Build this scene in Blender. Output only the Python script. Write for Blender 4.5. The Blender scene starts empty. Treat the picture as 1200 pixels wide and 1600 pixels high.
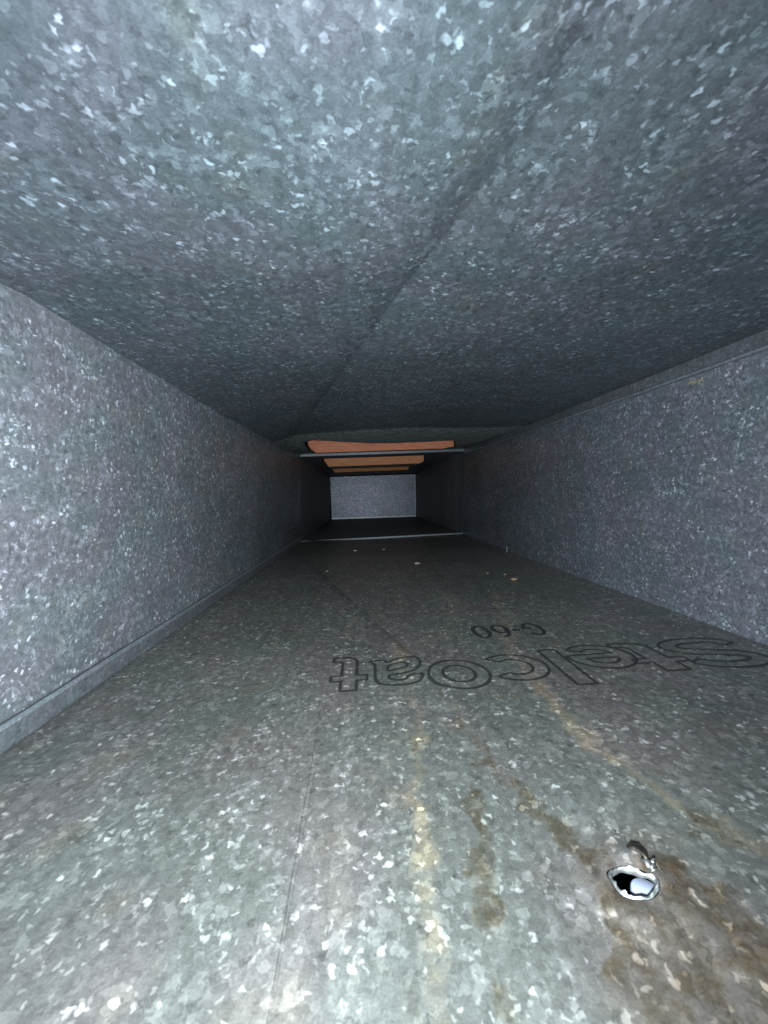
import bpy, math, random
import numpy as np
from mathutils import Vector, Matrix

# ------------------------------------------------------------------ camera
F = 620.0                      # focal length in pixels of the 1200x1600 photograph
VX, VY = 567.0, 778.0          # where the duct's long edges meet
scene = bpy.context.scene
C = scene.collection
cam_data = bpy.data.cameras.new('camera')
cam = bpy.data.objects.new('camera', cam_data)
C.objects.link(cam)
cam_data.sensor_fit = 'VERTICAL'
cam_data.sensor_height = 36.0
cam_data.lens = F / 1600.0 * 36.0
cam_data.clip_start = 0.005
cam_data.clip_end = 50.0
pitch = math.atan((VY - 800.0) / F)                    # look slightly down
yaw = math.atan((600.0 - VX) / F * math.cos(pitch))    # and slightly to the right
cam.rotation_euler = (math.pi / 2 + pitch, 0, -yaw)
cam.location = (0, 0, 0)
cam_data.dof.use_dof = True
cam_data.dof.focus_distance = 0.32
cam_data.dof.aperture_fstop = 27.0
scene.camera = cam
ROT = np.array(cam.rotation_euler.to_matrix())

# ------------------------------------------------------------------ world and light
world = bpy.data.worlds.new('World')
scene.world = world
world.use_nodes = True
world.node_tree.nodes['Background'].inputs['Color'].default_value = (0.5, 0.7, 1.0, 1)
world.node_tree.nodes['Background'].inputs['Strength'].default_value = 0.0006

fl = bpy.data.lights.new('flash', 'SPOT')              # the phone's own flash beside the lens
fl.energy = 21.0
fl.color = (0.86, 0.96, 1.0)
fl.shadow_soft_size = 0.004
fl.spot_size = math.radians(164)
fl.spot_blend = 1.0
flo = bpy.data.objects.new('flash', fl)
C.objects.link(flo)
flo.location = (-0.012, -0.014, -0.008)
flo.rotation_euler = (math.pi / 2 - 0.02, 0, 0.06)

scene.view_settings.view_transform = 'Standard'
scene.view_settings.look = 'None'
scene.view_settings.exposure = 0.0
scene.render.engine = 'CYCLES'
scene.cycles.max_bounces = 1
scene.cycles.sample_clamp_indirect = 0.12

# ------------------------------------------------------------------ measuring
def ray(u, v):
    d = ROT @ np.array([(u - 600.0) / F, -(v - 800.0) / F, -1.0])
    return d / d[1]                                    # per metre of depth

D1 = 0.98                                              # where the near length of duct ends
s_ = {k: ray(*p) * D1 for k, p in dict(BL=(470, 846), BR=(724, 834), TL=(470, 711), TR=(725, 702)).items()}
XL = (s_['BL'][0] + s_['TL'][0]) / 2
XR = (s_['BR'][0] + s_['TR'][0]) / 2
ZBL, ZBR = s_['BL'][2], s_['BR'][2] - 0.002
D2 = D1 * (XR - XL) / ((ray(649, 806)[0] - ray(518, 811)[0]) * D1)

def ss(a, b, x):
    t = np.clip((x - a) / (b - a), 0, 1)
    return t * t * (3 - 2 * t)

def floor_base(x):
    t = (x - XL) / (XR - XL)
    return ZBL + (ZBR - ZBL) * t

_ly = [-.3, .167, .19, .26, .45, .69, D1, 3]
ztl = [-XL * 0.588, ray(0, 447)[2] * -XL / -ray(0, 447)[0]] + [ray(*p)[2] * XL / ray(*p)[0] for p in ((67, 478), (208, 566), (358, 655), (429, 693))] + [s_['TL'][2]] * 2
_ry = [-.3, .24, .42, .67, D1, 3]
ztr = [ray(1200, 515)[2] * XR / ray(1200, 515)[0]] + [ray(*p)[2] * XR / ray(*p)[0] for p in ((1200, 515), (933, 621), (796, 676))] + [s_['TR'][2]] * 2

def ceil_base(x, y):
    t = (x - XL) / (XR - XL)
    return np.interp(y, _ly, ztl) * (1 - t) + np.interp(y, _ry, ztr) * t

def on_floor(u, v):
    r = ray(u, v)
    d = 0.3
    for _ in range(30):
        d = floor_base(r[0] * d) / r[2]
    return r[0] * d, d

def on_ceil(u, v):
    r = ray(u, v)
    d = 0.3
    for _ in range(40):
        d = 0.5 * d + 0.5 * float(ceil_base(r[0] * d, d)) / r[2]
    return r[0] * d, d

def line_fit(pts):
    p = np.array(pts); c = p.mean(0)
    d = np.linalg.svd(p - c)[2][0]
    if d[1] < 0: d = -d
    return c, d

fc, fd = line_fit([on_floor(*p) for p in ((558, 948), (630, 1020), (713, 1090), (860, 1220), (960, 1320))])
cc, cd = line_fit([on_ceil(*p) for p in ((500, 630), (560, 560), (640, 430), (700, 350), (760, 280), (860, 195))])

def signed(x, y, c, d):
    return (x - c[0]) * d[1] - (y - c[1]) * d[0]

def wob(x, y, seed, s):
    r = random.Random(seed); o = 0
    for _ in range(5):
        a = r.uniform(0, 2 * math.pi); f = r.uniform(.6, 1.8) * s; ph = r.uniform(0, 6.3)
        o = o + np.sin((x * math.cos(a) + y * math.sin(a)) * f + ph)
    return o / 5

def fold(s, h, w):
    # one side of the fold sits proud, a narrow slope leads down, then it runs out gently
    t = np.clip((s + w) / w, 0, 1)
    up = t ** 2.4
    return h * up * np.exp(-np.maximum(s, 0) / .07)

HX, HY = on_floor(989, 1386)                           # the torn hole
def floor_z(x, y):
    s = signed(x, y, fc, fd)
    # cross-break: a soft fold along the diagonal
    edge = ss(0, .03, x - XL) * ss(0, .03, XR - x)
    z = floor_base(x) + edge * fold(s, .0022, .018)
    z = z + edge * 0.0010 * wob(x, y, 3, 26) * ss(0, .2, y + .1)
    r = np.hypot(x - HX, y - HY)
    z = z + 0.0007 * np.exp(-((r - .0075) / .0035) ** 2) - .0006 * np.exp(-((r - .018) / .008) ** 2)
    return z

def on_floor(u, v):
    r = ray(u, v); d = 0.3
    for _ in range(40):
        d = .5 * d + .5 * float(floor_z(r[0] * d, d)) / r[2]
    return r[0] * d, d

def strip_start(x):
    t = (x - XL) / (XR - XL)
    return 0.575 + 0.11 * np.exp(-t / .12) + .01 * np.sin(9 * t) + .02 * t * t

def ceil_z(x, y):
    s = signed(x, y, cc, cd)
    edge = ss(0, .03, x - XL) * ss(0, .03, XR - x)
    z = ceil_base(x, y) + edge * fold(s, .0032, .024)
    z = z + edge * .0011 * wob(x, y, 8, 22)
    st = strip_start(x)
    k = ss(st, st + .02, y) * (1 - ss(.80, .95, y))
    z = z - k * np.clip((y - st), 0, .17) * .035 * edge
    z = z + k * ((.0006 * wob(x, y, 5, 110)) + .0006 * wob(x, y, 15, 260))
    return z

# ------------------------------------------------------------------ materials
def nt(name):
    m = bpy.data.materials.new(name); m.use_nodes = True
    t = m.node_tree; b = t.nodes['Principled BSDF']
    return m, t, b

class G:
    """small helper to write node graphs"""
    def __init__(s, t): s.t = t; s.dim = '3D'
    def n(s, kind, **kw):
        nd = s.t.nodes.new(kind)
        for k, v in kw.items(): setattr(nd, k, v)
        return nd
    def link(s, a, b): s.t.links.new(a, b)
    def put(s, sock, v):
        if hasattr(v, 'is_linked') or hasattr(v, 'links'): s.link(v, sock)
        else: sock.default_value = v
    def math(s, op, a, b=0.0, c=None, clamp=False):
        nd = s.n('ShaderNodeMath', operation=op, use_clamp=clamp)
        s.put(nd.inputs[0], a); s.put(nd.inputs[1], b)
        if c is not None: s.put(nd.inputs[2], c)
        return nd.outputs[0]
    def step(s, v, a, b, lo=0.0, hi=1.0):
        nd = s.n('ShaderNodeMapRange', interpolation_type='SMOOTHSTEP')
        s.put(nd.inputs[0], v); nd.inputs[1].default_value = a; nd.inputs[2].default_value = b
        nd.inputs[3].default_value = lo; nd.inputs[4].default_value = hi
        return nd.outputs[0]
    def mix(s, f, a, b, blend='MIX'):
        nd = s.n('ShaderNodeMix', data_type='RGBA', blend_type=blend)
        s.put(nd.inputs[0], f); s.put(nd.inputs[6], a); s.put(nd.inputs[7], b)
        return nd.outputs[2]
    def noise(s, vec, scale, detail=2.0, rough=.5, dist=0.0, out=0):
        nd = s.n('ShaderNodeTexNoise', noise_dimensions=s.dim); s.put(nd.inputs['Vector'], vec)
        nd.inputs['Scale'].default_value = scale; nd.inputs['Detail'].default_value = detail
        nd.inputs['Roughness'].default_value = rough; nd.inputs['Distortion'].default_value = dist
        return nd.outputs[out]
    def voro(s, vec, scale, rnd=1.0):
        nd = s.n('ShaderNodeTexVoronoi', feature='F1', voronoi_dimensions=s.dim); s.put(nd.inputs['Vector'], vec)
        nd.inputs['Scale'].default_value = scale; nd.inputs['Randomness'].default_value = rnd
        sp = s.n('ShaderNodeSeparateColor'); s.link(nd.outputs['Color'], sp.inputs[0])
        return nd.outputs['Distance'], sp.outputs
    def warp(s, vec, scale, amt, detail=1.0):
        c = s.noise(vec, scale, detail, .5, 0, 1)
        a = s.n('ShaderNodeVectorMath', operation='SUBTRACT'); s.link(c, a.inputs[0]); a.inputs[1].default_value = (.5, .5, .5)
        b = s.n('ShaderNodeVectorMath', operation='MULTIPLY_ADD'); s.link(a.outputs[0], b.inputs[0])
        b.inputs[1].default_value = (amt,) * 3; s.link(vec, b.inputs[2])
        return b.outputs[0]
    def attr(s, name):
        nd = s.n('ShaderNodeAttribute', attribute_name=name)
        return nd.outputs['Fac']

def galvanised(name, tint=(1, 1, 1), base=.30, flake=1.0, size=1.0, offset=(0, 0, 0), rough=.43, metallic=.85, stains=False, dust=0.0, plane='XY', fold_w=0.0, dust_shade_col=(.058, .060, .056, 1)):
    m, t, b = nt(name); g = G(t); g.dim = '2D' if plane else '3D'
    tc = g.n('ShaderNodeTexCoord'); mp = g.n('ShaderNodeMapping'); g.link(tc.outputs['Object'], mp.inputs['Vector'])
    mp.inputs['Location'].default_value = offset
    P = mp.outputs[0]
    if plane:
        sp_ = g.n('ShaderNodeSeparateXYZ'); g.link(mp.outputs[0], sp_.inputs[0]); cb_ = g.n('ShaderNodeCombineXYZ')
        g.link(sp_.outputs[plane[0]], cb_.inputs[0]); g.link(sp_.outputs[plane[1]], cb_.inputs[1])
        P = cb_.outputs[0]
    W1 = g.warp(P, 420 / size, .0034 * size, 2)
    # ground crystals: small, low contrast
    d1, r1 = g.voro(W1, 620 / size)
    val = g.math('MULTIPLY_ADD', r1[0], .20, .86)
    d4, r4 = g.voro(W1, 300 / size)
    val = g.math('MULTIPLY', val, g.math('MULTIPLY_ADD', r4[1], .16, .90))
    val = g.math('MULTIPLY', val, g.step(g.noise(P, 260, 3, .7), .3, .7, .90, 1.10))
    # medium pale crystals
    d2, r2 = g.voro(W1, 330 / size)
    dens = g.noise(P, 55 / size, 2)
    thr = g.step(dens, .3, .7, -.06, .07)
    mid = g.math('MULTIPLY', g.step(g.math('ADD', r2[2], thr), .84, .90), .42 * flake)
    # bright crystals, sparse, irregular
    W2 = g.warp(P, 430 / size, .0030 * size, 1)
    d3, r3 = g.voro(W2, 400 / size)
    br = g.step(g.math('ADD', r3[0], thr), .93, .965)
    br = g.math('MULTIPLY', br, g.step(d3, .58, .26))
    br = g.math('MULTIPLY', br, g.math('MULTIPLY_ADD', r3[1], 2.0, .5))
    d7, r7 = g.voro(W2, 700 / size)
    sm = g.math('MULTIPLY', g.step(g.math('ADD', r7[1], thr), .86, .93), g.step(d7, .6, .3))
    br = g.math('ADD', br, g.math('MULTIPLY', sm, g.math('MULTIPLY_ADD', r7[2], 1.0, .2)))
    # tiny sparkles
    d5, r5 = g.voro(g.warp(P, 900, .0012), 900 / size)
    tiny = g.math('MULTIPLY', g.step(r5[0], .95, .98), .8)
    big = g.noise(P, 14, 3, .55)
    fine = g.noise(P, 1500, 2, .6)
    val = g.math('MULTIPLY', val, g.step(big, .25, .75, .92, 1.08))
    val = g.math('MULTIPLY', val, g.step(fine, .2, .8, .86, 1.14))
    ms = g.n('ShaderNodeMapping'); g.link(P, ms.inputs['Vector'])
    ms.inputs['Scale'].default_value = (.04, 1, 1) if plane == 'YZ' else (1, .04, 1)
    val = g.math('MULTIPLY', val, g.step(g.noise(ms.outputs[0], 240, 3, .6), .3, .7, .94, 1.06))
    tot = g.math('ADD', val, mid)
    tot = g.math('ADD', tot, g.math('MULTIPLY', br, flake * 1.1))
    tot = g.math('ADD', tot, g.math('MULTIPLY', tiny, flake * .35))
    # dark pits
    d6, r6 = g.voro(W2, 500 / size)
    tot = g.math('MULTIPLY', tot, g.step(r6[2], .955, .985, 1.0, .72))
    # hue drift: green-blue, violet, straw
    h1 = g.noise(P, 22, 2); h2 = g.noise(W1, 45, 2)
    col = g.mix(g.step(h1, .35, .65), (.90, 1.0, 1.03, 1), (1.0, .985, 1.06, 1))
    col = g.mix(g.math('MULTIPLY', g.step(h2, .58, .75), .4), col, (1.06, 1.04, .90, 1))
    cc_ = g.n('ShaderNodeVectorMath', operation='SCALE'); g.link(col, cc_.inputs[0]); g.put(cc_.inputs['Scale'], g.math('MULTIPLY', tot, base))
    colour = g.mix(1.0, cc_.outputs[0], (*tint, 1), 'MULTIPLY')
    if fold_w:  # crease shade painted into the colour: soft dark band and thin line
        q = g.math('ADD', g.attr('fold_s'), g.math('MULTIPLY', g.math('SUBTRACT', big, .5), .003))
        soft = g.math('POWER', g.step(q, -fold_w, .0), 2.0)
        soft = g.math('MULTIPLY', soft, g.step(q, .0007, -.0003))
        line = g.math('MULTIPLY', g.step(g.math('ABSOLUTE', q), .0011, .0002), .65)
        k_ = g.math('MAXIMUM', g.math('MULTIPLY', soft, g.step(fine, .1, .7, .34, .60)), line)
        colour = g.mix(g.math('MULTIPLY', k_, g.attr('fold_shade')), colour, g.mix(1.0, colour, (.38, .38, .42, 1), 'MULTIPLY'))
    met = metallic; rg = g.math('MULTIPLY_ADD', r1[1], .10, rough - .05)
    if stains:
        nz = g.noise(P, 180, 4, .65); nz2 = g.noise(P, 60, 3, .6)
        brk = g.math('MULTIPLY_ADD', g.math('SUBTRACT', nz, .5), 1.7, 0.0)
        tan = g.math('MULTIPLY', g.step(g.math('ADD', g.attr('tan'), g.math('MULTIPLY', brk, .6)), .05, .95), .62)
        colour = g.mix(tan, colour, g.mix(1.0, colour, (.92, .70, .44, 1), 'MULTIPLY'))
        brn = g.math('MULTIPLY', g.step(g.math('ADD', g.attr('brown'), g.math('MULTIPLY', g.math('SUBTRACT', nz2, .5), 1.4)), .10, .46),
                     g.math('MULTIPLY', g.step(nz, .3, .7, .62, .96), g.step(g.attr('brown'), .10, .26)))
        colour = g.mix(brn, colour, g.mix(1.0, colour, (.23, .185, .12, 1), 'MULTIPLY'))
        scr = g.math('MULTIPLY', g.step(g.math('ADD', g.attr('scratch'), g.math('MULTIPLY', brk, .35)), .35, .8), .55)
        colour = g.mix(scr, colour, g.mix(1.0, colour, (.3, .3, .3, 1), 'MULTIPLY'))
        sx = g.n('ShaderNodeSeparateXYZ'); g.link(P, sx.inputs[0])
        for (pa, pb, w_, k_) in SCRATCHES:
            (ax, ay), (bx, by) = pa, pb; L = math.hypot(bx - ax, by - ay); dx, dy = (bx - ax) / L, (by - ay) / L
            c_ = g.math('ADD', g.math('MULTIPLY', sx.outputs[0], dy), g.math('MULTIPLY', sx.outputs[1], -dx))
            c_ = g.math('ADD', c_, g.math('MULTIPLY', g.math('SUBTRACT', big, .5), .0025))
            dd = g.math('ABSOLUTE', g.math('ADD', c_, -(ax * dy - ay * dx)))
            al = g.math('ADD', g.math('MULTIPLY', sx.outputs[0], dx), g.math('MULTIPLY', sx.outputs[1], dy)); a0 = ax * dx + ay * dy
            m_ = g.math('MULTIPLY', g.step(dd, w_, w_ * .4), g.math('MULTIPLY', g.step(al, a0, a0 + .004), g.step(al, a0 + L, a0 + L - .004)))
            m_ = g.math('MULTIPLY', m_, g.step(nz, .35, .55, k_ * .2, k_ * .65))
            colour = g.mix(m_, colour, (.02, .02, .02, 1))
        cover = g.math('MAXIMUM', g.math('MAXIMUM', tan, brn), scr)
        met = g.math('MULTIPLY', g.math('MULTIPLY_ADD', cover, -.15, 1.0), metallic)
        rg = g.math('ADD', rg, g.math('MULTIPLY', cover, .2))
    if dust:  # real dust on the ceiling strip; painted light falloff on walls and floor
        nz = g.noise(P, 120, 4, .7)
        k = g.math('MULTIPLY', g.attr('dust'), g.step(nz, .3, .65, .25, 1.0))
        colour = g.mix(g.math('MULTIPLY', k, dust), colour, dust_shade_col)
        if dust_shade_col[0] > .1: met = g.math('MULTIPLY', g.math('SUBTRACT', 1.0, k), met)
    g.link(colour, b.inputs['Base Color'])
    g.put(b.inputs['Metallic'], met); g.put(b.inputs['Roughness'], rg)
    bp = g.n('ShaderNodeBump'); bp.inputs['Strength'].default_value = .25; bp.inputs['Distance'].default_value = .0002
    g.link(g.math('ADD', r2[0], g.math('MULTIPLY', fine, .8)), bp.inputs['Height'])
    g.link(bp.outputs[0], b.inputs['Normal'])
    return m

def flat_pt(u, v):
    r = ray(u, v); d = .3
    for _ in range(30): d = floor_base(r[0] * d) / r[2]
    return r[0] * d, d
SCRATCHES = [(flat_pt(*a), flat_pt(*b), w, k) for a, b, w, k in (
    ((400, 1700), (503, 1105), .00028, .75), ((412, 1650), (498, 1180), .0002, .55), ((795, 1260), (740, 1125), .00030, .6),
    ((620, 1500), (655, 1180), .00016, .4), ((180, 1420), (330, 1080), .00018, .35), ((850, 1290), (905, 1215), .00025, .5),
    ((1120, 1560), (900, 1180), .00022, .4), ((560, 1120), (562, 960), .0003, .3), ((640, 1432), (668, 1450), .00045, 1.0), ((665, 1455), (690, 1475), .0004, .9))]
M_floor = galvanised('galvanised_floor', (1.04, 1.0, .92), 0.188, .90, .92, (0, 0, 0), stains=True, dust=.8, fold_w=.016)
M_ceil = galvanised('galvanised_ceiling', (.89, 1.0, 1.10), .134, .95, .92, (3, 1, 2), dust=.6, fold_w=.026, dust_shade_col=(.15, .15, .125, 1))
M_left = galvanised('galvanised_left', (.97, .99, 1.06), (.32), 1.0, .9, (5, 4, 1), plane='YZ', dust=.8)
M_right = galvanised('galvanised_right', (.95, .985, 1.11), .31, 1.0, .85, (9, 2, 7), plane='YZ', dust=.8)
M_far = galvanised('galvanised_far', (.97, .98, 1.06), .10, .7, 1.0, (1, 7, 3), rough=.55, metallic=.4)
M_cap = galvanised('galvanised_end', (.97, .97, 1.12), .112, .5, 1.7, (2, 2, 2), plane='XZ')
M_cleat = galvanised('galvanised_cleat', (.95, 1.0, 1.06), .095, .3, .8, (4, 1, 8), rough=.5, plane=None)
M_edge = galvanised('galvanised_edge', (.97, .99, 1.06), .24, .4, .8, (4, 4, 8), plane=None)

def plain(name, col, rough=.5, metallic=0.0, var=.3, scale=300, bump=0.0):
    m, t, b = nt(name); g = G(t)
    tc = g.n('ShaderNodeTexCoord'); P = tc.outputs['Object']
    n = g.noise(P, scale, 3, .6)
    c = g.mix(g.step(n, .25, .75), tuple(x * (1 - var) for x in col) + (1,), tuple(min(1, x * (1 + var)) for x in col) + (1,))
    g.link(c, b.inputs['Base Color'])
    b.inputs['Roughness'].default_value = rough; b.inputs['Metallic'].default_value = metallic
    if bump:
        bp = g.n('ShaderNodeBump'); bp.inputs['Strength'].default_value = .6; bp.inputs['Distance'].default_value = bump
        g.link(n, bp.inputs['Height']); g.link(bp.outputs[0], b.inputs['Normal'])
    return m

M_ink = plain('stencil_ink', (.006, .0065, .007), .55, 0, .5, 900)
def patchy(m):
    t = m.node_tree; g = G(t); b = t.nodes['Principled BSDF']
    P = g.n('ShaderNodeTexCoord').outputs['Object']
    a = g.math('MULTIPLY', g.step(g.noise(P, 900, 3, .7), .32, .5, .6, 1.0), g.step(g.noise(P, 60, 2, .5), .3, .6, .75, 1.0))
    g.link(a, b.inputs['Alpha'])
patchy(M_ink)
M_shiny = plain('bare_steel', (.20, .21, .21), .48, .92, .3, 700)
M_pale = plain('pale_blue_paint', (.14, .16, .21), .5, 0, .04, 200)
M_dark = plain('dull_black', (.012, .013, .015), .7, 0, .3, 300)
M_crumb = plain('rust_crumb', (.19, .13, .09), .9, 0, .35, 500)
M_burr = plain('dark_swarf', (.16, .14, .12), .35, 1.0, .3, 500)

def wood(name, c1, c2, off):
    m, t, b = nt(name); g = G(t)
    tc = g.n('ShaderNodeTexCoord'); mp = g.n('ShaderNodeMapping'); g.link(tc.outputs['Object'], mp.inputs['Vector'])
    mp.inputs['Location'].default_value = off; mp.inputs['Scale'].default_value = (1, 6, 9)
    n = g.noise(mp.outputs[0], 26, 5, .65, .6)
    n2 = g.noise(mp.outputs[0], 160, 3, .6)
    c = g.mix(g.step(n, .3, .7), (*c1, 1), (*c2, 1))
    c = g.mix(g.math('MULTIPLY', g.step(n2, .55, .75), .35), c, tuple(x * .5 for x in c1) + (1,))
    # a few knots
    d, r = g.voro(tc.outputs['Object'], 14)
    c = g.mix(g.math('MULTIPLY', g.step(d, .10, .04), .7), c, tuple(x * .35 for x in c1) + (1,))
    g.link(c, b.inputs['Base Color']); b.inputs['Roughness'].default_value = .65
    bp = g.n('ShaderNodeBump'); bp.inputs['Strength'].default_value = .4; bp.inputs['Distance'].default_value = .0006
    g.link(n2, bp.inputs['Height']); g.link(bp.outputs[0], b.inputs['Normal'])
    return m
M_wood = wood('reddish_wood', (.34, .10, .045), (.52, .18, .09), (0, 0, 0))
M_wood2 = wood('tan_wood', (.54, .20, .085), (.72, .32, .15), (3, 0, 0))
M_wood3 = wood('brown_wood', (.36, .125, .038), (.54, .22, .075), (6, 0, 0))

# ------------------------------------------------------------------ helpers
def link_mesh(name, verts, faces, mat, parent=None, smooth=False, attrs=None):
    me = bpy.data.meshes.new(name)
    me.from_pydata([tuple(map(float, v)) for v in verts], [], [tuple(int(i) for i in f) for f in faces])
    me.materials.append(mat)
    if smooth: me.polygons.foreach_set('use_smooth', [True] * len(me.polygons))
    if attrs:
        for k, arr in attrs.items():
            a = me.attributes.new(k, 'FLOAT', 'POINT'); a.data.foreach_set('value', np.asarray(arr, dtype=np.float32))
    me.update()
    o = bpy.data.objects.new(name, me); C.objects.link(o)
    if parent: o.parent = parent
    return o

def thing(name, label, cat, group=None):
    o = bpy.data.objects.new(name, None); C.objects.link(o); o.empty_display_size = .01
    tag(o, label, cat, group); return o

def tag(o, label, cat, group=None):
    o['label'] = label; o['category'] = cat
    if group: o['group'] = group

def bevel(o, w, seg=2):
    md = o.modifiers.new('bevel', 'BEVEL'); md.width = w; md.segments = seg; md.limit_method = 'ANGLE'
    return o

def box(name, x0, x1, y0, y1, z0, z1, mat, parent=None, bv=0):
    v = [(x, y, z) for x in (x0, x1) for y in (y0, y1) for z in (z0, z1)]
    f = [(0, 1, 3, 2), (4, 6, 7, 5), (0, 4, 5, 1), (2, 3, 7, 6), (0, 2, 6, 4), (1, 5, 7, 3)]
    o = link_mesh(name, v, f, mat, parent)
    if bv: bevel(o, bv)
    return o

def prism(name, pts_near, pts_far, mat, parent=None, bv=0):
    n = len(pts_near); v = list(pts_near) + list(pts_far)
    f = [tuple(range(n))[::-1], tuple(range(n, 2 * n))] + [(i, (i + 1) % n, n + (i + 1) % n, n + i) for i in range(n)]
    o = link_mesh(name, v, f, mat, parent)
    if bv: bevel(o, bv)
    return o

def grid(name, xs, ys, zf, mat, parent, skip=None, attrs=None, normal_up=True, extra=None):
    X, Y = np.meshgrid(xs, ys); nx, ny = len(xs), len(ys)
    V = np.stack([X.ravel(), Y.ravel(), zf(X.ravel(), Y.ravel())], 1)
    faces = []
    for j in range(ny - 1):
        for i in range(nx - 1):
            if skip is not None and skip(i, j): continue
            a = j * nx + i
            q = (a, a + 1, a + nx + 1, a + nx)
            faces.append(q if normal_up else q[::-1])
    V = list(map(tuple, V))
    if extra: extra(V, faces, nx, ny)
    A = np.array(V)
    at = {k: f(A[:, 0], A[:, 1]) for k, f in (attrs or {}).items()}
    return link_mesh(name, V, faces, mat, parent, True, at)

def frange(a, b, s):
    return list(np.linspace(a, b, max(2, int(round((b - a) / s)) + 1)))

# ------------------------------------------------------------------ near length of duct
Y0 = -0.22
duct = thing('duct_section', 'near length of rectangular galvanised duct around the lens, speckled zinc sheets', 'air duct')

# stains on the floor sheet, laid as polylines
def polyline(pts, x, y):
    d = np.full(np.shape(x), 9.0)
    for (a, b) in zip(pts[:-1], pts[1:]):
        ax, ay = a; bx, by = b; L = (bx - ax) ** 2 + (by - ay) ** 2
        t = np.clip(((x - ax) * (bx - ax) + (y - ay) * (by - ay)) / L, 0, 1)
        d = np.minimum(d, np.hypot(x - ax - t * (bx - ax), y - ay - t * (by - ay)))
    return d
def streak(px, w):
    pts = [on_floor(*p) for p in px]
    sd = int(px[0][0])
    def f(x, y):
        x2 = x + w * 1.1 * wob(x, y, sd, 260) + w * .5 * wob(x, y, sd + 1, 900)
        y2 = y + w * 1.1 * wob(x, y, sd + 2, 260)
        return np.exp(-(polyline(pts, x2, y2) / w) ** 2) * (.8 + .35 * wob(x, y, sd + 3, 190))
    return f
tans = [(streak(((655, 1150), (652, 1240), (660, 1340)), .0038), .95), (streak(((660, 1340), (672, 1480), (690, 1640)), .0030), .85),
        (streak(((620, 1000), (640, 1075), (655, 1150)), .0045), .62),
        (streak(((845, 1075), (925, 1165), (1035, 1240), (1120, 1290), (1230, 1350)), .0046), .95),
        (streak(((775, 930), (800, 1010), (845, 1075)), .006), .68), (streak(((705, 930), (712, 975)), .007), .60),
        (streak(((600, 1040), (700, 985)), .006), .45), (streak(((900, 1290), (960, 1330)), .004), .5), (streak(((1010, 1340), (1100, 1395), (1230, 1500)), .006), .55)]
browns = [(streak(((1040, 1370), (1100, 1410), (1210, 1500)), .007), .95), (streak(((1000, 1430), (1030, 1520), (1060, 1640)), .008), .95),
          (streak(((1080, 1480), (1180, 1600)), .009), .90), (streak(((935, 1335), (950, 1350), (965, 1410), (990, 1460)), .0025), .60),
          (streak(((742, 1255), (752, 1310), (760, 1420)), .0026), .85), (streak(((1090, 1290), (1200, 1340)), .005), .5),
          (streak(((725, 1330), (760, 1450), (800, 1560)), .003), .55), (streak(((640, 1500), (650, 1620)), .003), .5), (streak(((745, 1150), (742, 1255)), .0020), .5), (streak(((690, 1085), (760, 1180), (850, 1290), (930, 1350)), .0035), .42),
          (streak(((820, 1220), (870, 1300)), .004), .42), (streak(((640, 1430), (690, 1470)), .0007), .3)]
scr = [(streak(((503, 1105), (482, 1200), (448, 1400), (420, 1600), (400, 1750)), .00032), .75), (streak(((690, 1085), (740, 1180), (775, 1260)), .0008), .5),
       (streak(((785, 1140), (850, 1250)), .0004), .6), (streak(((640, 1430), (655, 1445)), .0006), 1.0), (streak(((300, 1180), (330, 1050)), .0003), .4)]
def summed(lst):
    return lambda x, y: np.clip(sum(k * f(x, y) for f, k in lst), 0, 1.2)

def foldshade(seed):  # strength of the shade painted along the creases
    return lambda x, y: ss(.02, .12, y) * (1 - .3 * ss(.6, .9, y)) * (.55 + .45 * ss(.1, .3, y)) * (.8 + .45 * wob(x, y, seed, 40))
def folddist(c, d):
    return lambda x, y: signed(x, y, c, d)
xs = [XL] + frange(XL + .004, XR - .004, .002) + [XR]
ys = frange(Y0, .02, .01)[:-1] + frange(.02, .34, .0016)[:-1] + frange(.34, D1, .005)
hole_r = .0125
i0 = max(i for i, x in enumerate(xs) if x < HX - hole_r); i1 = min(i for i, x in enumerate(xs) if x > HX + hole_r)
j0 = max(j for j, y in enumerate(ys) if y < HY - hole_r); j1 = min(j for j, y in enumerate(ys) if y > HY + hole_r)
HA, HB, HR = .0050, .0034, math.radians(-20)            # oval tear
def hole_pt(a, k=1.0, dz=0.0):
    wob_ = 1 + .06 * math.sin(3 * a + 1) + .04 * math.sin(5 * a)
    ex, ey = HA * k * wob_ * math.cos(a), HB * k * wob_ * math.sin(a)
    if k > 1: ex, ey = (HA * wob_ + (k - 1) * .004) * math.cos(a), (HB * wob_ + (k - 1) * .004) * math.sin(a)
    return HX + ex * math.cos(HR) - ey * math.sin(HR), HY + ex * math.sin(HR) + ey * math.cos(HR)
def fill_hole(V, faces, nx, ny):
    loop = [(i, j0) for i in range(i0, i1)] + [(i1, j) for j in range(j0, j1)] + [(i, j1) for i in range(i1, i0, -1)] + [(i0, j) for j in range(j1, j0, -1)]
    prev = [j * nx + i for i, j in loop]
    angs = [math.atan2(V[k][1] - HY, V[k][0] - HX) for k in prev]
    loc = [a - HR for a in angs]
    for k in (.85, .7, .55, .4, .28, .18, .1, .04):
        cur = []
        for p0, a in zip(prev if k == .85 else base, loc):
            hx, hy = hole_pt(a, 1.09)
            bx, by = V[p0][0], V[p0][1]
            x = hx + (bx - hx) * k; y = hy + (by - hy) * k
            V.append((x, y, float(floor_z(x, y)))); cur.append(len(V) - 1)
        if k == .85: base = list(prev)
        n = len(prev)
        for q in range(n):
            faces.append((prev[q], prev[(q + 1) % n], cur[(q + 1) % n], cur[q]))
        prev = cur
base = None
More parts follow.
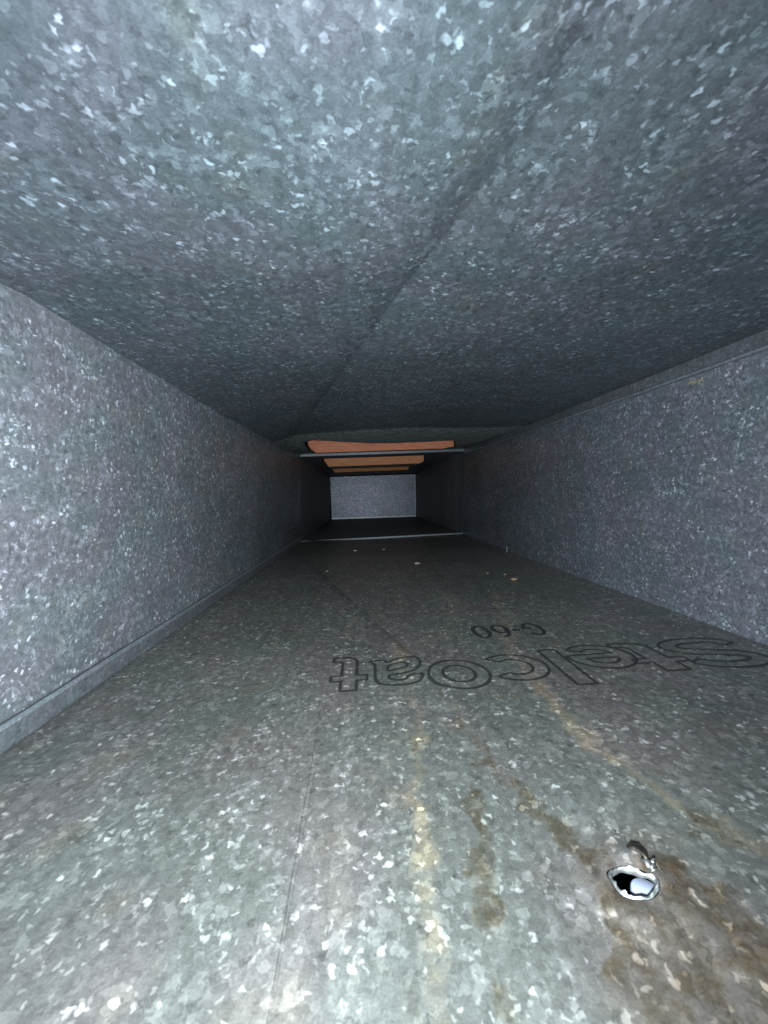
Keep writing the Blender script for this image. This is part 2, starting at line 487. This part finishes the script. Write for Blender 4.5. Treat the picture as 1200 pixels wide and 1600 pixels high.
floor = grid('bottom_panel', xs, ys, floor_z, M_floor, duct, skip=lambda i, j: i0 <= i < i1 and j0 <= j < j1,
             attrs={'tan': summed(tans), 'brown': summed(browns), 'scratch': summed(scr), 'dust': lambda x, y: ss(.5, .95, y) * (.8 + .5 * wob(x, y, 91, 25)) * .8, 'fold_shade': foldshade(72), 'fold_s': folddist(fc, fd)}, extra=fill_hole)  # far floor: some dirt, darkened further to paint the light falling off
floor['label'] = 'stained floor sheet of the duct with printed lettering'

# bright torn rim of the hole: rolled lip
def make_rim():
    V, Fc = [], []; N = 48
    rr = random.Random(4); RG = [rr.uniform(-.0003, .0006) * (1 if rr.random() < .6 else 0) for _ in range(N)]
    prof = [(1.13, .00003), (1.08, .0003), (1.03, .0005), (1.0, .0005), (.95, .0002), (.93, -.0003), (.925, -.0007)]
    for pi_, (k, dz) in enumerate(prof):
        for q in range(N):
            a = 2 * math.pi * q / N
            x, y = hole_pt(a, k)
            if pi_ in (2, 3): x += RG[q] * .35; y += RG[(q + 7) % N] * .35
            z = float(floor_z(x, y)) + dz + (RG[q] if pi_ in (2, 3) else 0) + .0002 * math.sin(4 * a + pi_) * (pi_ > 0) + .00012 * math.sin(9 * a + 2) * (pi_ > 0)
            V.append((x, y, z))
    for p in range(len(prof) - 1):
        for q in range(N):
            a, b = p * N + q, p * N + (q + 1) % N
            Fc.append((a, b, b + N, a + N))
    o = link_mesh('torn_rim', V, Fc, M_shiny, floor, True)
    o['label'] = 'bright bare metal lip around the hole'
make_rim()

# ceiling with its irregular opening
hole1 = [on_ceil(*p) for p in ((474, 691), (488, 687), (590, 688), (709, 684), (711, 697), (687, 703), (491, 708.5))]
def pip(x, y, poly):
    ins = False; n = len(poly)
    for i in range(n):
        (x1, y1), (x2, y2) = poly[i], poly[(i + 1) % n]
        if (y1 > y) != (y2 > y) and x < (x2 - x1) * (y - y1) / (y2 - y1) + x1: ins = not ins
    return ins
for i in range(len(hole1)):
    hole1[i] = (hole1[i][0], min(hole1[i][1], D1 + .01) if i < 5 else D1 + .01)
xs_c = [XL] + frange(XL + .004, XR - .004, .003) + [XR]
ys_c = frange(Y0, .02, .01)[:-1] + frange(.02, .5, .004)[:-1] + frange(.5, D1, .003)
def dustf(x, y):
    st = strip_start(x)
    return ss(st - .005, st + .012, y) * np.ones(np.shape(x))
ceil = grid('top_panel', xs_c, ys_c, ceil_z, M_ceil, duct, normal_up=False,
            skip=lambda i, j: ys_c[j] > .5 and pip((xs_c[i] + xs_c[i + 1]) / 2, (ys_c[j] + ys_c[j + 1]) / 2, hole1), attrs={'dust': dustf, 'fold_shade': foldshade(71), 'fold_s': folddist(cc, cd)})
ceil['label'] = 'ceiling sheet of the duct with a ragged opening near its far end'
# turned edge round the opening
def hem(poly, name, parent, zf, w=.0006, h=.0012, mat=M_edge, cut=None):
    V, Fc = [], []; n = len(poly); cx = sum(p[0] for p in poly) / n; cy = sum(p[1] for p in poly) / n
    P = []
    for i in range(n):
        a, b = poly[i], poly[(i + 1) % n]
        for t in np.linspace(0, 1, 9)[:-1]: P.append((a[0] + (b[0] - a[0]) * t, a[1] + (b[1] - a[1]) * t))
    n = len(P)
    for i, (x, y) in enumerate(P):
        z = float(zf(x, y)); dx, dy = cx - x, cy - y; L = math.hypot(dx, dy); dx /= L; dy /= L
        for (o_, dz) in ((-w * 3, -.0006), (w, -.0009), (w, h), (-w, h)):
            V.append((x + dx * o_, y + dy * o_, z + dz))
    for i in range(n):
        if cut and P[i][1] > cut and P[(i + 1) % n][1] > cut: continue
        for k in range(4):
            a = i * 4 + k; b = i * 4 + (k + 1) % 4; c = ((i + 1) % n) * 4 + (k + 1) % 4; d = ((i + 1) % n) * 4 + k
            Fc.append((a, b, c, d))
    return link_mesh(name, V, Fc, mat, parent)
hem(hole1, 'opening_edge', ceil, ceil_z, mat=M_dark, cut=D1 - .03)

# side walls
def wall(name, x, z0f, z1f, y0, y1, mat, parent, face, seed, amp=.0009, st=.006):
    ys_ = frange(y0, y1, st); nz = 28; V, Fc = [], []
    for y in ys_:
        a, b = float(z0f(y)), float(z1f(y))
        for k in range(nz + 1):
            t = k / nz; e = min(1, 6 * t, 6 * (1 - t))
            z = a + (b - a) * t
            V.append((x + e * (amp * float(wob(y, z, seed, 30)) + .0010 * float(wob(y, z, seed + 5, 12))), y, z))
    m = nz + 1
    for j in range(len(ys_) - 1):
        for k in range(nz):
            q = (j * m + k, (j + 1) * m + k, (j + 1) * m + k + 1, j * m + k + 1)
            Fc.append(q if face else q[::-1])
    A = np.array(V)
    return link_mesh(name, V, Fc, mat, parent, True, {'dust': np.clip(ss(.35, .95, A[:, 1]) * (.85 + .4 * wob(A[:, 1], A[:, 2], seed + 50, 30)), 0, 1)})  # dirt film towards the joint, with the light falloff painted in
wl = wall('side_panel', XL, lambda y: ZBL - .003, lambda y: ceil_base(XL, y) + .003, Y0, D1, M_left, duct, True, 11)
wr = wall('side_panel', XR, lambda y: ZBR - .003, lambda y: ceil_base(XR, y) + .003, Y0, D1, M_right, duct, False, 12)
wl['label'] = 'pale speckled sheet forming the left wall'; wr['label'] = 'violet grey speckled sheet forming the right wall'

# corner lock seams: a flat band against the wall with a rolled bead along its free edge
M_bead = galvanised('galvanised_bead', (.95, 1.0, 1.07), .42, .25, .8, (7, 4, 8), rough=.38, plane=None)
def seam(x, sgn, zf, up, width, parent, seed, lab):
    ys_ = frange(Y0, D1 - .004, .005)
    def sweep(name, prof, mat, par, closed):
        V, Fc = [], []; m = len(prof)
        for y in ys_:
            w = .00025 * math.sin(31 * y + seed) + .00018 * math.sin(83 * y + seed) + .0001 * math.sin(301 * y)
            for (o_, a_) in prof:
                V.append((x + sgn * (o_ + (w if o_ > .0008 else 0)), y, float(zf(y)) + up * (a_ + (w if a_ > .001 else 0))))
        for j in range(len(ys_) - 1):
            for k in range(m if closed else m - 1):
                k2 = (k + 1) % m
                Fc.append((j * m + k, j * m + k2, (j + 1) * m + k2, (j + 1) * m + k))
        return link_mesh(name, V, Fc, mat, par, closed)
    band = sweep('corner_seam', [(.0002, -.001), (.0016, -.001), (.0016, width * .80), (.0001, width * .80)], M_edge, parent, False)
    band['label'] = lab
    r = .0013; c0 = (.0021, width * .94)
    sweep('rolled_bead', [(c0[0] + r * 1.25 * math.cos(t), c0[1] + r * math.sin(t)) for t in [2 * math.pi * k / 8 for k in range(8)]], M_bead, band, True)
    sweep('gap_shade', [(.0019, -.0002), (.0019, .0011)], M_dark, band, False)  # dark strip added as the shade at the seam's foot
    sweep('gap_shade', [(.0004, width * .78), (.0004, width * 1.04)], M_dark, band, False)  # dark strip added as the shade behind and beside the bead
seam(XL, 1, lambda y: float(floor_z(XL + .002, y)) - .0005, 1, .0125, duct, 1, 'folded lock seam along the foot of the left wall')
seam(XR, -1, lambda y: float(ceil_z(XR - .002, y)) + .0005, -1, .0125, duct, 4, 'folded lock seam along the top of the right wall')

# ------------------------------------------------------------------ printed lettering
def ribbon(lines, w, name, closed=True, mat=M_ink, rng=None):
    V, Fc = [], []
    for L in lines:
        L = [p for k, p in enumerate(L) if k == 0 or math.hypot(p[0] - L[k - 1][0], p[1] - L[k - 1][1]) > 1e-5]
        Q = []
        n = len(L); segs = n if closed else n - 1
        for i in range(segs):
            a, b = L[i], L[(i + 1) % n]; d = math.hypot(b[0] - a[0], b[1] - a[1]); k = max(1, int(d / .0015))
            for t in range(k): Q.append((a[0] + (b[0] - a[0]) * t / k, a[1] + (b[1] - a[1]) * t / k))
        if not closed: Q.append(L[-1])
        n = len(Q); s0 = len(V)
        for i in range(n):
            a = Q[(i - 1) % n] if closed or i > 0 else Q[i]; b = Q[(i + 1) % n] if closed or i < n - 1 else Q[i]
            dx, dy = b[0] - a[0], b[1] - a[1]; l = math.hypot(dx, dy) or 1
            nx_, ny_ = -dy / l, dx / l
            ww = w * (1 + .12 * math.sin(i * 1.7) + .1 * math.sin(i * .6))
            for sg in (-1, 1):
                x, y = Q[i][0] + nx_ * sg * ww / 2, Q[i][1] + ny_ * sg * ww / 2
                V.append((x, y, float(floor_z(x, y)) + .00025))
        for i in range(n if closed else n - 1):
            a = s0 + 2 * i; b = s0 + 2 * ((i + 1) % n)
            Fc.append((a, b, b + 1, a + 1))
    return link_mesh(name, V, Fc, mat, floor)

def arc(cx, cy, rx, ry, a0, a1, n=24):
    return [(cx + rx * math.cos(math.radians(a0 + (a1 - a0) * i / n)), cy + ry * math.sin(math.radians(a0 + (a1 - a0) * i / n))) for i in range(n + 1)]
def cat(pts, closed=True, n=6):
    out = []; m = len(pts)
    for i in range(m if closed else m - 1):
        p = [pts[(i + k) % m] if closed else pts[min(max(i + k, 0), m - 1)] for k in (-1, 0, 1, 2)]
        for q in range(n):
            t = q / n
            out.append(tuple(.5 * ((2 * p[1][c]) + (-p[0][c] + p[2][c]) * t + (2 * p[0][c] - 5 * p[1][c] + 4 * p[2][c] - p[3][c]) * t * t + (-p[0][c] + 3 * p[1][c] - 3 * p[2][c] + p[3][c]) * t ** 3) for c in (0, 1)))
    return out
def thick(line, T):
    L, R = [], []
    for i, p in enumerate(line):
        a = line[max(i - 1, 0)]; b = line[min(i + 1, len(line) - 1)]
        dx, dy = b[0] - a[0], b[1] - a[1]; l = math.hypot(dx, dy)
        L.append((p[0] - dy / l * T / 2, p[1] + dx / l * T / 2)); R.append((p[0] + dy / l * T / 2, p[1] - dx / l * T / 2))
    return L + R[::-1]
xh = .74; T = .17
# glyph outlines in a unit-high frame: contours and their width
def g_o(): return [arc(.36, xh / 2, .36, xh / 2 + .01, 0, 360, 40)[:-1], arc(.36, xh / 2, .19, xh / 2 - .15, 0, 360, 32)[:-1]]
def g_c(): return [arc(.36, xh / 2, .36, xh / 2 + .01, 42, 318, 36) + arc(.36, xh / 2, .19, xh / 2 - .15, 312, 48, 28)]
def g_e(): return [arc(.36, xh / 2, .36, xh / 2 + .01, -8, 322, 40) + arc(.36, xh / 2, .19, xh / 2 - .14, 318, 200, 18) + [(.55, .31)],
                   arc(.36, .43, .17, .17, 0, 180, 18) ]
def g_l(): return [[(0, 0), (.19, 0), (.19, 1), (0, 1)]]
def g_t(): return [[(.42, 0), (.26, 0), (.17, .03), (.12, .12), (.12, .56), (0, .56), (0, .70), (.12, .70), (.12, .95), (.30, .95), (.30, .70), (.42, .70), (.42, .56), (.30, .56), (.30, .18), (.33, .14), (.42, .14)]]
def g_a(): return [cat([(.70, .02), (.60, -.01), (.50, .0), (.46, .08), (.36, -.01), (.20, -.02), (.06, .05), (.02, .20), (.08, .36), (.28, .43), (.45, .47), (.46, .55), (.38, .61), (.27, .60), (.21, .51), (.12, .49), (.04, .53), (.10, .68), (.30, .74), (.54, .71), (.64, .57), (.64, .14)]),
                   cat([(.46, .33), (.33, .29), (.21, .24), (.20, .15), (.28, .11), (.40, .14), (.46, .22)])]
def g_S():
    c = [(.74, .74), (.62, .86), (.42, .91), (.22, .87), (.12, .74), (.20, .60), (.42, .52), (.64, .44), (.74, .28), (.62, .13), (.40, .08), (.18, .12), (.08, .27)]
    return [thick(cat(c, False, 6) + [c[-1]], T)]
def put_letter(con, u0, u1, ybase, H, lab, w=.0013):
    """con: contours; u0..u1: left and right edge on the duct floor as read from the far side"""
    allp = [p for c in con for p in c]; a = min(p[0] for p in allp); b = max(p[0] for p in allp)
    out = [[(u0 + (p[0] - a) / (b - a) * (u1 - u0), ybase - p[1] * H) for p in c] for c in con]
    o = ribbon(out, w, 'printed_letter'); o['label'] = lab
def xworld(u, yw):
    # x on the floor at depth yw seen at image column u
    v = 1000.0
    for _ in range(40):
        x, y = on_floor(u, v); v += (y - yw) * 1500 * .4
    return x
for nm, gg, ul, ur, vb, vt in (('S', g_S(), 1043, 1166, 996, 1046), ('t', g_t(), 974, 1052, 1004, 1050), ('e', g_e(), 884, 981, 1008, 1046),
                               ('l', g_l(), 868, 896, 1016, 1069), ('c', g_c(), 766, 850, 1023, 1064), ('o', g_o(), 669, 761, 1032, 1077),
                               ('a', g_a(), 579, 658, 1030, 1071), ('t', g_t(), 519, 573, 1028, 1080)):
    uc = (ul + ur) / 2 if nm != 'l' else 887
    y0_ = on_floor(uc - (32 if nm == 'l' else 0), vb)[1]; y1_ = on_floor(uc + (38 if nm == 'l' else 0), vt)[1]
    lo = min(p[1] for c in gg for p in c); hi = max(p[1] for c in gg for p in c)
    ym_ = y0_ - (y0_ - y1_) * (.5 if nm == 'l' else .42)
    H_ = (y0_ - y1_) / (hi - lo)
    put_letter(gg, xworld(ur, ym_), xworld(ul, ym_), y0_ + lo * H_, H_, 'outlined stencil letter ' + nm, .0019)

def solid(lines, u0, wd, y0, H, w, lab):
    out = [[(u0 - p[0] * wd, y0 - p[1] * H) for p in l] for l in lines]
    o = ribbon(out, w, 'printed_letter', False); o['label'] = lab
gy0 = on_floor(800, 974)[1]; gy1 = on_floor(790, 998)[1]; gH = (gy0 - gy1) * .78
gx0 = xworld(846, (gy0 + gy1) / 2); gx1 = xworld(741, (gy0 + gy1) / 2); gw = (gx0 - gx1)
solid([arc(.5, .5, .5, .5, 40, 350, 24) + [(.55, .42)]], gx0, gw * .24, gy0 - .003, gH, .0031, 'small stencil capital G')
solid([[(0, .5), (1, .5)]], gx0 - gw * .32, gw * .11, gy0 - .003, gH, .0033, 'small stencil dash')
solid([arc(.5, .33, .5, .33, 0, 360, 24), [(.02, .33), (.06, .62), (.3, .93), (.7, 1.0)]], gx0 - gw * .50, gw * .20, gy0 - .003, gH, .0030, 'small stencil figure 6')
solid([arc(.5, .5, .5, .5, 0, 360, 28)], gx0 - gw * .79, gw * .21, gy0 - .003, gH, .0030, 'small stencil figure 0')

# ------------------------------------------------------------------ far length of duct, one sheet thickness inside
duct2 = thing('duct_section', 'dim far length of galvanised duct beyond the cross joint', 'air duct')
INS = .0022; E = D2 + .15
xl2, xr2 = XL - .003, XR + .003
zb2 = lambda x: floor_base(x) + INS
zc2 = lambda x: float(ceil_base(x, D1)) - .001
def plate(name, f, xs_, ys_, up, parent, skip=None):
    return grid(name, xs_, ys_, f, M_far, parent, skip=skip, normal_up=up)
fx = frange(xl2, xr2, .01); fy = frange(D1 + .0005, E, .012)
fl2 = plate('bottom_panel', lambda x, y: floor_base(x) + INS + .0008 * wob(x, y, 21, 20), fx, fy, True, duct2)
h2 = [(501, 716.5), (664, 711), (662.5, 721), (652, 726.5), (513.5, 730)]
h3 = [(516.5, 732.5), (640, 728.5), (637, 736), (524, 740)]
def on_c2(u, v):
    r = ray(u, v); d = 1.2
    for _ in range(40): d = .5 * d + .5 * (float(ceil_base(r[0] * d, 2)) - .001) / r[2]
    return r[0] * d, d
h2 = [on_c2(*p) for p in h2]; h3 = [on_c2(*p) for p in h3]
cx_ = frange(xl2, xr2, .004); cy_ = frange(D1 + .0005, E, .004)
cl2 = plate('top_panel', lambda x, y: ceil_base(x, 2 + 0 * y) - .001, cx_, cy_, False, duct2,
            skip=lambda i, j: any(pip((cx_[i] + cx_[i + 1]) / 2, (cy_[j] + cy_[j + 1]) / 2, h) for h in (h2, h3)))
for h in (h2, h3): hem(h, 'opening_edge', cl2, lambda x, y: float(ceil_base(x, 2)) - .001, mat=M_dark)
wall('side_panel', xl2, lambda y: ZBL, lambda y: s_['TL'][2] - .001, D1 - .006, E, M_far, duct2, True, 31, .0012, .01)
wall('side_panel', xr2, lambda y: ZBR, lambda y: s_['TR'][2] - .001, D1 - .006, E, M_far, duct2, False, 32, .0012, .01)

# end cap with flanged edges
cap = thing('end_cap', 'blue grey speckled end plate closing the far end of the duct', 'end cap')
def corner(u, v, dd): r = ray(u, v) * dd; return (r[0], dd, r[2])
cpts = [corner(518.5, 809, D2), corner(649, 804.5, D2), corner(648, 741, D2), corner(516, 745.5, D2)]
prism('plate', cpts, [(p[0], p[1] + .002, p[2]) for p in cpts], M_cap, cap)
lp = [corner(518.5, 811.5, D2 - .004), corner(649, 807, D2 - .004), corner(649, 804.8, D2 - .004), corner(518.5, 809.3, D2 - .004)]
prism('bottom_flange', lp, [(p[0], D2 + .001, p[2]) for p in lp], M_edge, cap)
rp = [corner(648.6, 807, D2 - .003), corner(649.8, 807, D2 - .003), corner(648.8, 741, D2 - .003), corner(647.6, 741, D2 - .003)]
prism('side_flange', rp, [(p[0], D2 + .001, p[2]) for p in rp], M_edge, cap)
# dark filler round the plate
box('backing', XL - .02, XR + .02, E - .001, E + .002, ZBL - .02, s_['TR'][2] + .02, M_dark, duct2)

# ------------------------------------------------------------------ cleats at the cross joint
def bar(name, pL, pR, hgt, y0, y1, mat, label, bv=.0006):
    o = prism(name, [(pL[0], y0, pL[1]), (pR[0], y0, pR[1]), (pR[0], y0, pR[1] + hgt), (pL[0], y0, pL[1] + hgt)],
              [(pL[0], y1, pL[1]), (pR[0], y1, pR[1]), (pR[0], y1, pR[1] + hgt), (pL[0], y1, pL[1] + hgt)], mat, None, bv)
    tag(o, label, 'cleat'); return o
ta, tb = ray(470, 714.5) * D1, ray(724, 706.0) * D1
top_cl = bar('drive_cleat', (ta[0], ta[2]), (tb[0], tb[2]), .0065, D1 - .010, D1 - .001, M_cleat, 'grey steel cleat bar crossing the ceiling at the joint below the wood')
ta, tb = ray(471, 848) * D1, ray(723, 834.3) * D1
ta[2] += .0005
bot_cl = bar('drive_cleat', (ta[0], ta[2]), (tb[0], tb[2]), .0040, D1 - .004, D1 + .0002, M_cleat, 'thin bright steel edge crossing the floor at the joint', .0003)

# ------------------------------------------------------------------ timber seen through the openings
def timber(poly, y, mat, h, lab, name='wood_block', m=.02, th=.035, zup=0):
    x0 = min(p[0] for p in poly) - m; x1 = max(p[0] for p in poly) + m
    z0 = float(ceil_base(x0, 2)) + zup
    z1 = float(ceil_base(x1, 2)) + zup
    o = prism(name, [(x0, y, z0), (x1, y, z1), (x1, y, z1 + h), (x0, y, z0 + h)], [(x0, y + th, z0), (x1, y + th, z1), (x1, y + th, z1 + h), (x0, y + th, z0 + h)], mat, None, .0015)
    tag(o, lab, 'wood block', 'timber above the openings in the duct ceiling'); return o
timber(hole1, D1 + .002, M_wood, .075, 'reddish wood face behind the nearest ceiling opening, above the steel bar', th=.02, zup=.004)
timber(h2, max(p[1] for p in h2) - .004, M_wood2, .075, 'tan wood face in the middle ceiling opening just past the steel bar', zup=.004)
timber(h3, max(p[1] for p in h3) - .004, M_wood3, .075, 'darkest brown wood strip directly above the end plate', zup=.004)

# ------------------------------------------------------------------ things in and on the floor
# curled drill chip behind the hole
def tube(name, pts, rad, mat, parent=None, flat=.35, n=8):
    V, Fc = [], []; m = len(pts)
    for i, p in enumerate(pts):
        a = Vector(pts[max(i - 1, 0)]); b = Vector(pts[min(i + 1, m - 1)]); d = (b - a).normalized()
        u = d.cross(Vector((0, 0, 1))); u = u.normalized() if u.length > 1e-4 else Vector((1, 0, 0)); w = d.cross(u)
        r = rad(i / (m - 1)) if callable(rad) else rad
        for k in range(n):
            t = 2 * math.pi * k / n
            q = Vector(p) + u * math.cos(t) * r + w * math.sin(t) * r * flat
            V.append(tuple(q))
    for i in range(m - 1):
        for k in range(n):
            Fc.append((i * n + k, i * n + (k + 1) % n, (i + 1) * n + (k + 1) % n, (i + 1) * n + k))
    Fc += [tuple(range(n))[::-1], tuple(range((m - 1) * n, m * n))]
    return link_mesh(name, V, Fc, mat, parent, True)
sw = thing('metal_chip', 'curled metal chip with a shiny knot at the far rim of the hole', 'metal chip')
p0, p1, p2, p3 = on_floor(979, 1330), on_floor(994, 1334), on_floor(1006, 1345), on_floor(1013, 1360)
zz = float(floor_z(*p2)) + .0008
tube('curl', [(*p0, zz), (*[(a + b) / 2 for a, b in zip(p0, p1)], zz + .0008), (*p1, zz + .001), (*p2, zz + .0012), (*p3, zz + .0010)], lambda t: .0003 + .0011 * math.sin(math.pi * min(t * 1.1, 1)) , M_burr, sw, .5)
k0 = on_floor(1019, 1366); kn = []
for i in range(26):
    a = i * .55
    kn.append((k0[0] + .0009 * math.cos(a) + .0004 * math.sin(2.3 * i), k0[1] + .0009 * math.sin(a * 1.13), zz + .0001 + i * .00006 + .0003 * math.sin(1.7 * i)))
tube('knot', kn, .00035, M_shiny, sw, .8)
k1 = on_floor(1009, 1367)
tube('shard', [(k1[0], k1[1] - .0012, zz + .0012), (k1[0] + .0003, k1[1], zz + .0016), (k1[0] + .0002, k1[1] + .0016, zz + .0010)], lambda t: .0009 * math.sin(.4 + 2.3 * t), M_shiny, sw, .6)
# pale blue plug end below the hole, right half; dark void pad on the left
pg = []
V = []; Fc = []; N = 28
zt = float(floor_z(HX, HY + .0075)) - .0036
rr_ = ray(1011, 1392); cxp, cyp = rr_[0] * zt / rr_[2], zt / rr_[2]
for (r, z) in ((.0036, zt - .012), (.0036, zt - .0005), (.0035, zt - .0001), (.0034, zt)):
    for q in range(N):
        a = 2 * math.pi * q / N; V.append((cxp + r * math.cos(a), cyp + r * math.sin(a), z))
for p in range(3):
    for q in range(N): Fc.append((p * N + q, p * N + (q + 1) % N, (p + 1) * N + (q + 1) % N, (p + 1) * N + q))
Fc.append(tuple(range(3 * N, 4 * N)))
plug = link_mesh('plug', V, Fc, M_pale, None, True); tag(plug, 'pale blue rounded stub showing through the right half of the floor hole', 'plug')

def crumb(u, v, s, mat, lab, grp=None, flat=.35, seed=0):
    x, y = on_floor(u, v); r = random.Random(seed); V = []; rows = 5; cols = 9
    for i in range(rows + 1):
        ph = math.pi * i / rows
        for j in range(cols):
            th = 2 * math.pi * j / cols; k = s * r.uniform(.6, 1.15)
            V.append((x + k * math.sin(ph) * math.cos(th), y + k * .8 * math.sin(ph) * math.sin(th), float(floor_z(x, y)) + s * flat * .8 + s * flat * math.cos(ph) * r.uniform(.8, 1.1)))
    Fc = [(i * cols + j, i * cols + (j + 1) % cols, (i + 1) * cols + (j + 1) % cols, (i + 1) * cols + j) for i in range(rows) for j in range(cols)]
    o = link_mesh('debris_crumb', V, Fc, mat); tag(o, lab, 'debris', grp); return o
gname = 'crumbs lying on the duct floor'
crumb(803, 906, .0042, M_crumb, 'largest tan crumb, on the floor to the right of the others above the lettering', gname, .3, 1)
crumb(789, 898, .0016, M_crumb, 'tiny tan crumb just up-left of the largest crumb', gname, .4, 2)
crumb(762, 896, .0024, M_crumb, 'flat tan crumb a hand left of the largest crumb', gname, .2, 3)
M_grit = plain('pale_grit', (.20, .19, .165), .9, 0, .3, 500)
crumb(652, 881, .0042, M_grit, 'pale crumb alone in the middle of the dark floor', gname, .3, 4)
crumb(555, 861, .0050, M_grit, 'pale crumb just in front of the left half of the steel floor edge', gname, .25, 5)
crumb(600, 859, .0042, M_grit, 'pale crumb just in front of the middle of the steel floor edge', gname, .25, 6)
crumb(511, 893, .0022, M_grit, 'small pale crumb on the dark floor nearest the left seam', gname, .3, 7)

# dried dirt caught on the right wall under its top seam
def dirt_on_wall(u, v, seed):
    r = ray(u, v); d = XR / r[0]; y, z = d, r[2] * d; rr = random.Random(seed); V, Fc = [], []
    for i in range(16):
        cy, cz = y + rr.uniform(-.010, .012), z + rr.gauss(-.0005, .0012) + .0; s = rr.uniform(.0005, .0013); b0 = len(V)
        for k in range(6):
            a = k * math.pi / 3; V.append((XR - .0012, cy + s * 1.8 * rr.uniform(.6, 1.2) * math.cos(a), cz + s * rr.uniform(.5, 1.1) * math.sin(a)))
        V.append((XR - .0012 - s * .5, cy, cz))
        for k in range(6): Fc.append((b0 + k, b0 + 6, b0 + (k + 1) % 6))
    o = link_mesh('dirt_patch', V, Fc, plain('dried_dirt', (.10, .085, .06), .95, 0, .6, 900)); tag(o, 'brown dried dirt caught under the seam at the top of the right wall', 'dirt')
dirt_on_wall(1092, 594, 3)
rg_ = random.Random(5); GV, GF = [], []
for i in range(260):
    m = i % 4
    if m == 0: x, y = XL + .006 + abs(rg_.gauss(0, .008)), rg_.uniform(.2, D1 - .01)
    elif m == 1: x, y = XR - .004 - abs(rg_.gauss(0, .007)), rg_.uniform(.3, D1 - .01)
    elif m == 2: x, y = rg_.uniform(XL + .01, XR - .01), D1 - .006 - abs(rg_.gauss(0, .08))
    else: x, y = rg_.uniform(XL + .01, XR - .01), rg_.uniform(.25, D1 - .02)
    r = rg_.uniform(.0003, .0008) * (1.5 if m == 2 else 1); z = float(floor_z(x, y)); b0 = len(GV)
    for k in range(5):
        a = k * 1.2566 + rg_.uniform(-.3, .3); q = r * rg_.uniform(.6, 1.3); GV.append((x + q * math.cos(a), y + q * math.sin(a), z))
    GV.append((x, y, z + r * .7))
    for k in range(5): GF.append((b0 + k, b0 + (k + 1) % 5, b0 + 5))
M_dust = plain('dust_grit', (.085, .078, .065), .95, 0, .6, 90)
grit = link_mesh('grit', GV, GF, M_dust); tag(grit, 'fine grit scattered over the duct floor and along its corners', 'grit'); grit['kind'] = 'stuff'

def screw(u, v, wallx, sgn, lab):
    x, y = on_floor(u, v); t = thing('sheet_screw', lab, 'screw', 'screw tips near the cross joint')
    z = float(floor_z(x, y))
    prof = [(.0016, -.001), (.0017, .001), (.0013, .002), (.0017, .003), (.0013, .004), (.0016, .005), (.0011, .006), (.0004, .0095)]
    V = []; N = 10
    for r, dz in prof:
        for q in range(N): a = 2 * math.pi * q / N; V.append((x + r * math.cos(a), y + r * math.sin(a), z + dz))
    Fc = [(p * N + q, p * N + (q + 1) % N, (p + 1) * N + (q + 1) % N, (p + 1) * N + q) for p in range(len(prof) - 1) for q in range(N)] + [tuple(range((len(prof) - 1) * N, len(prof) * N))]
    link_mesh('shank', V, Fc, M_shiny, t, False)
screw(437, 869, XL, 1, 'thin bright screw tip poking up by the left seam near the joint')
screw(792, 862, XR, -1, 'thin screw tip poking up at the foot of the right wall')
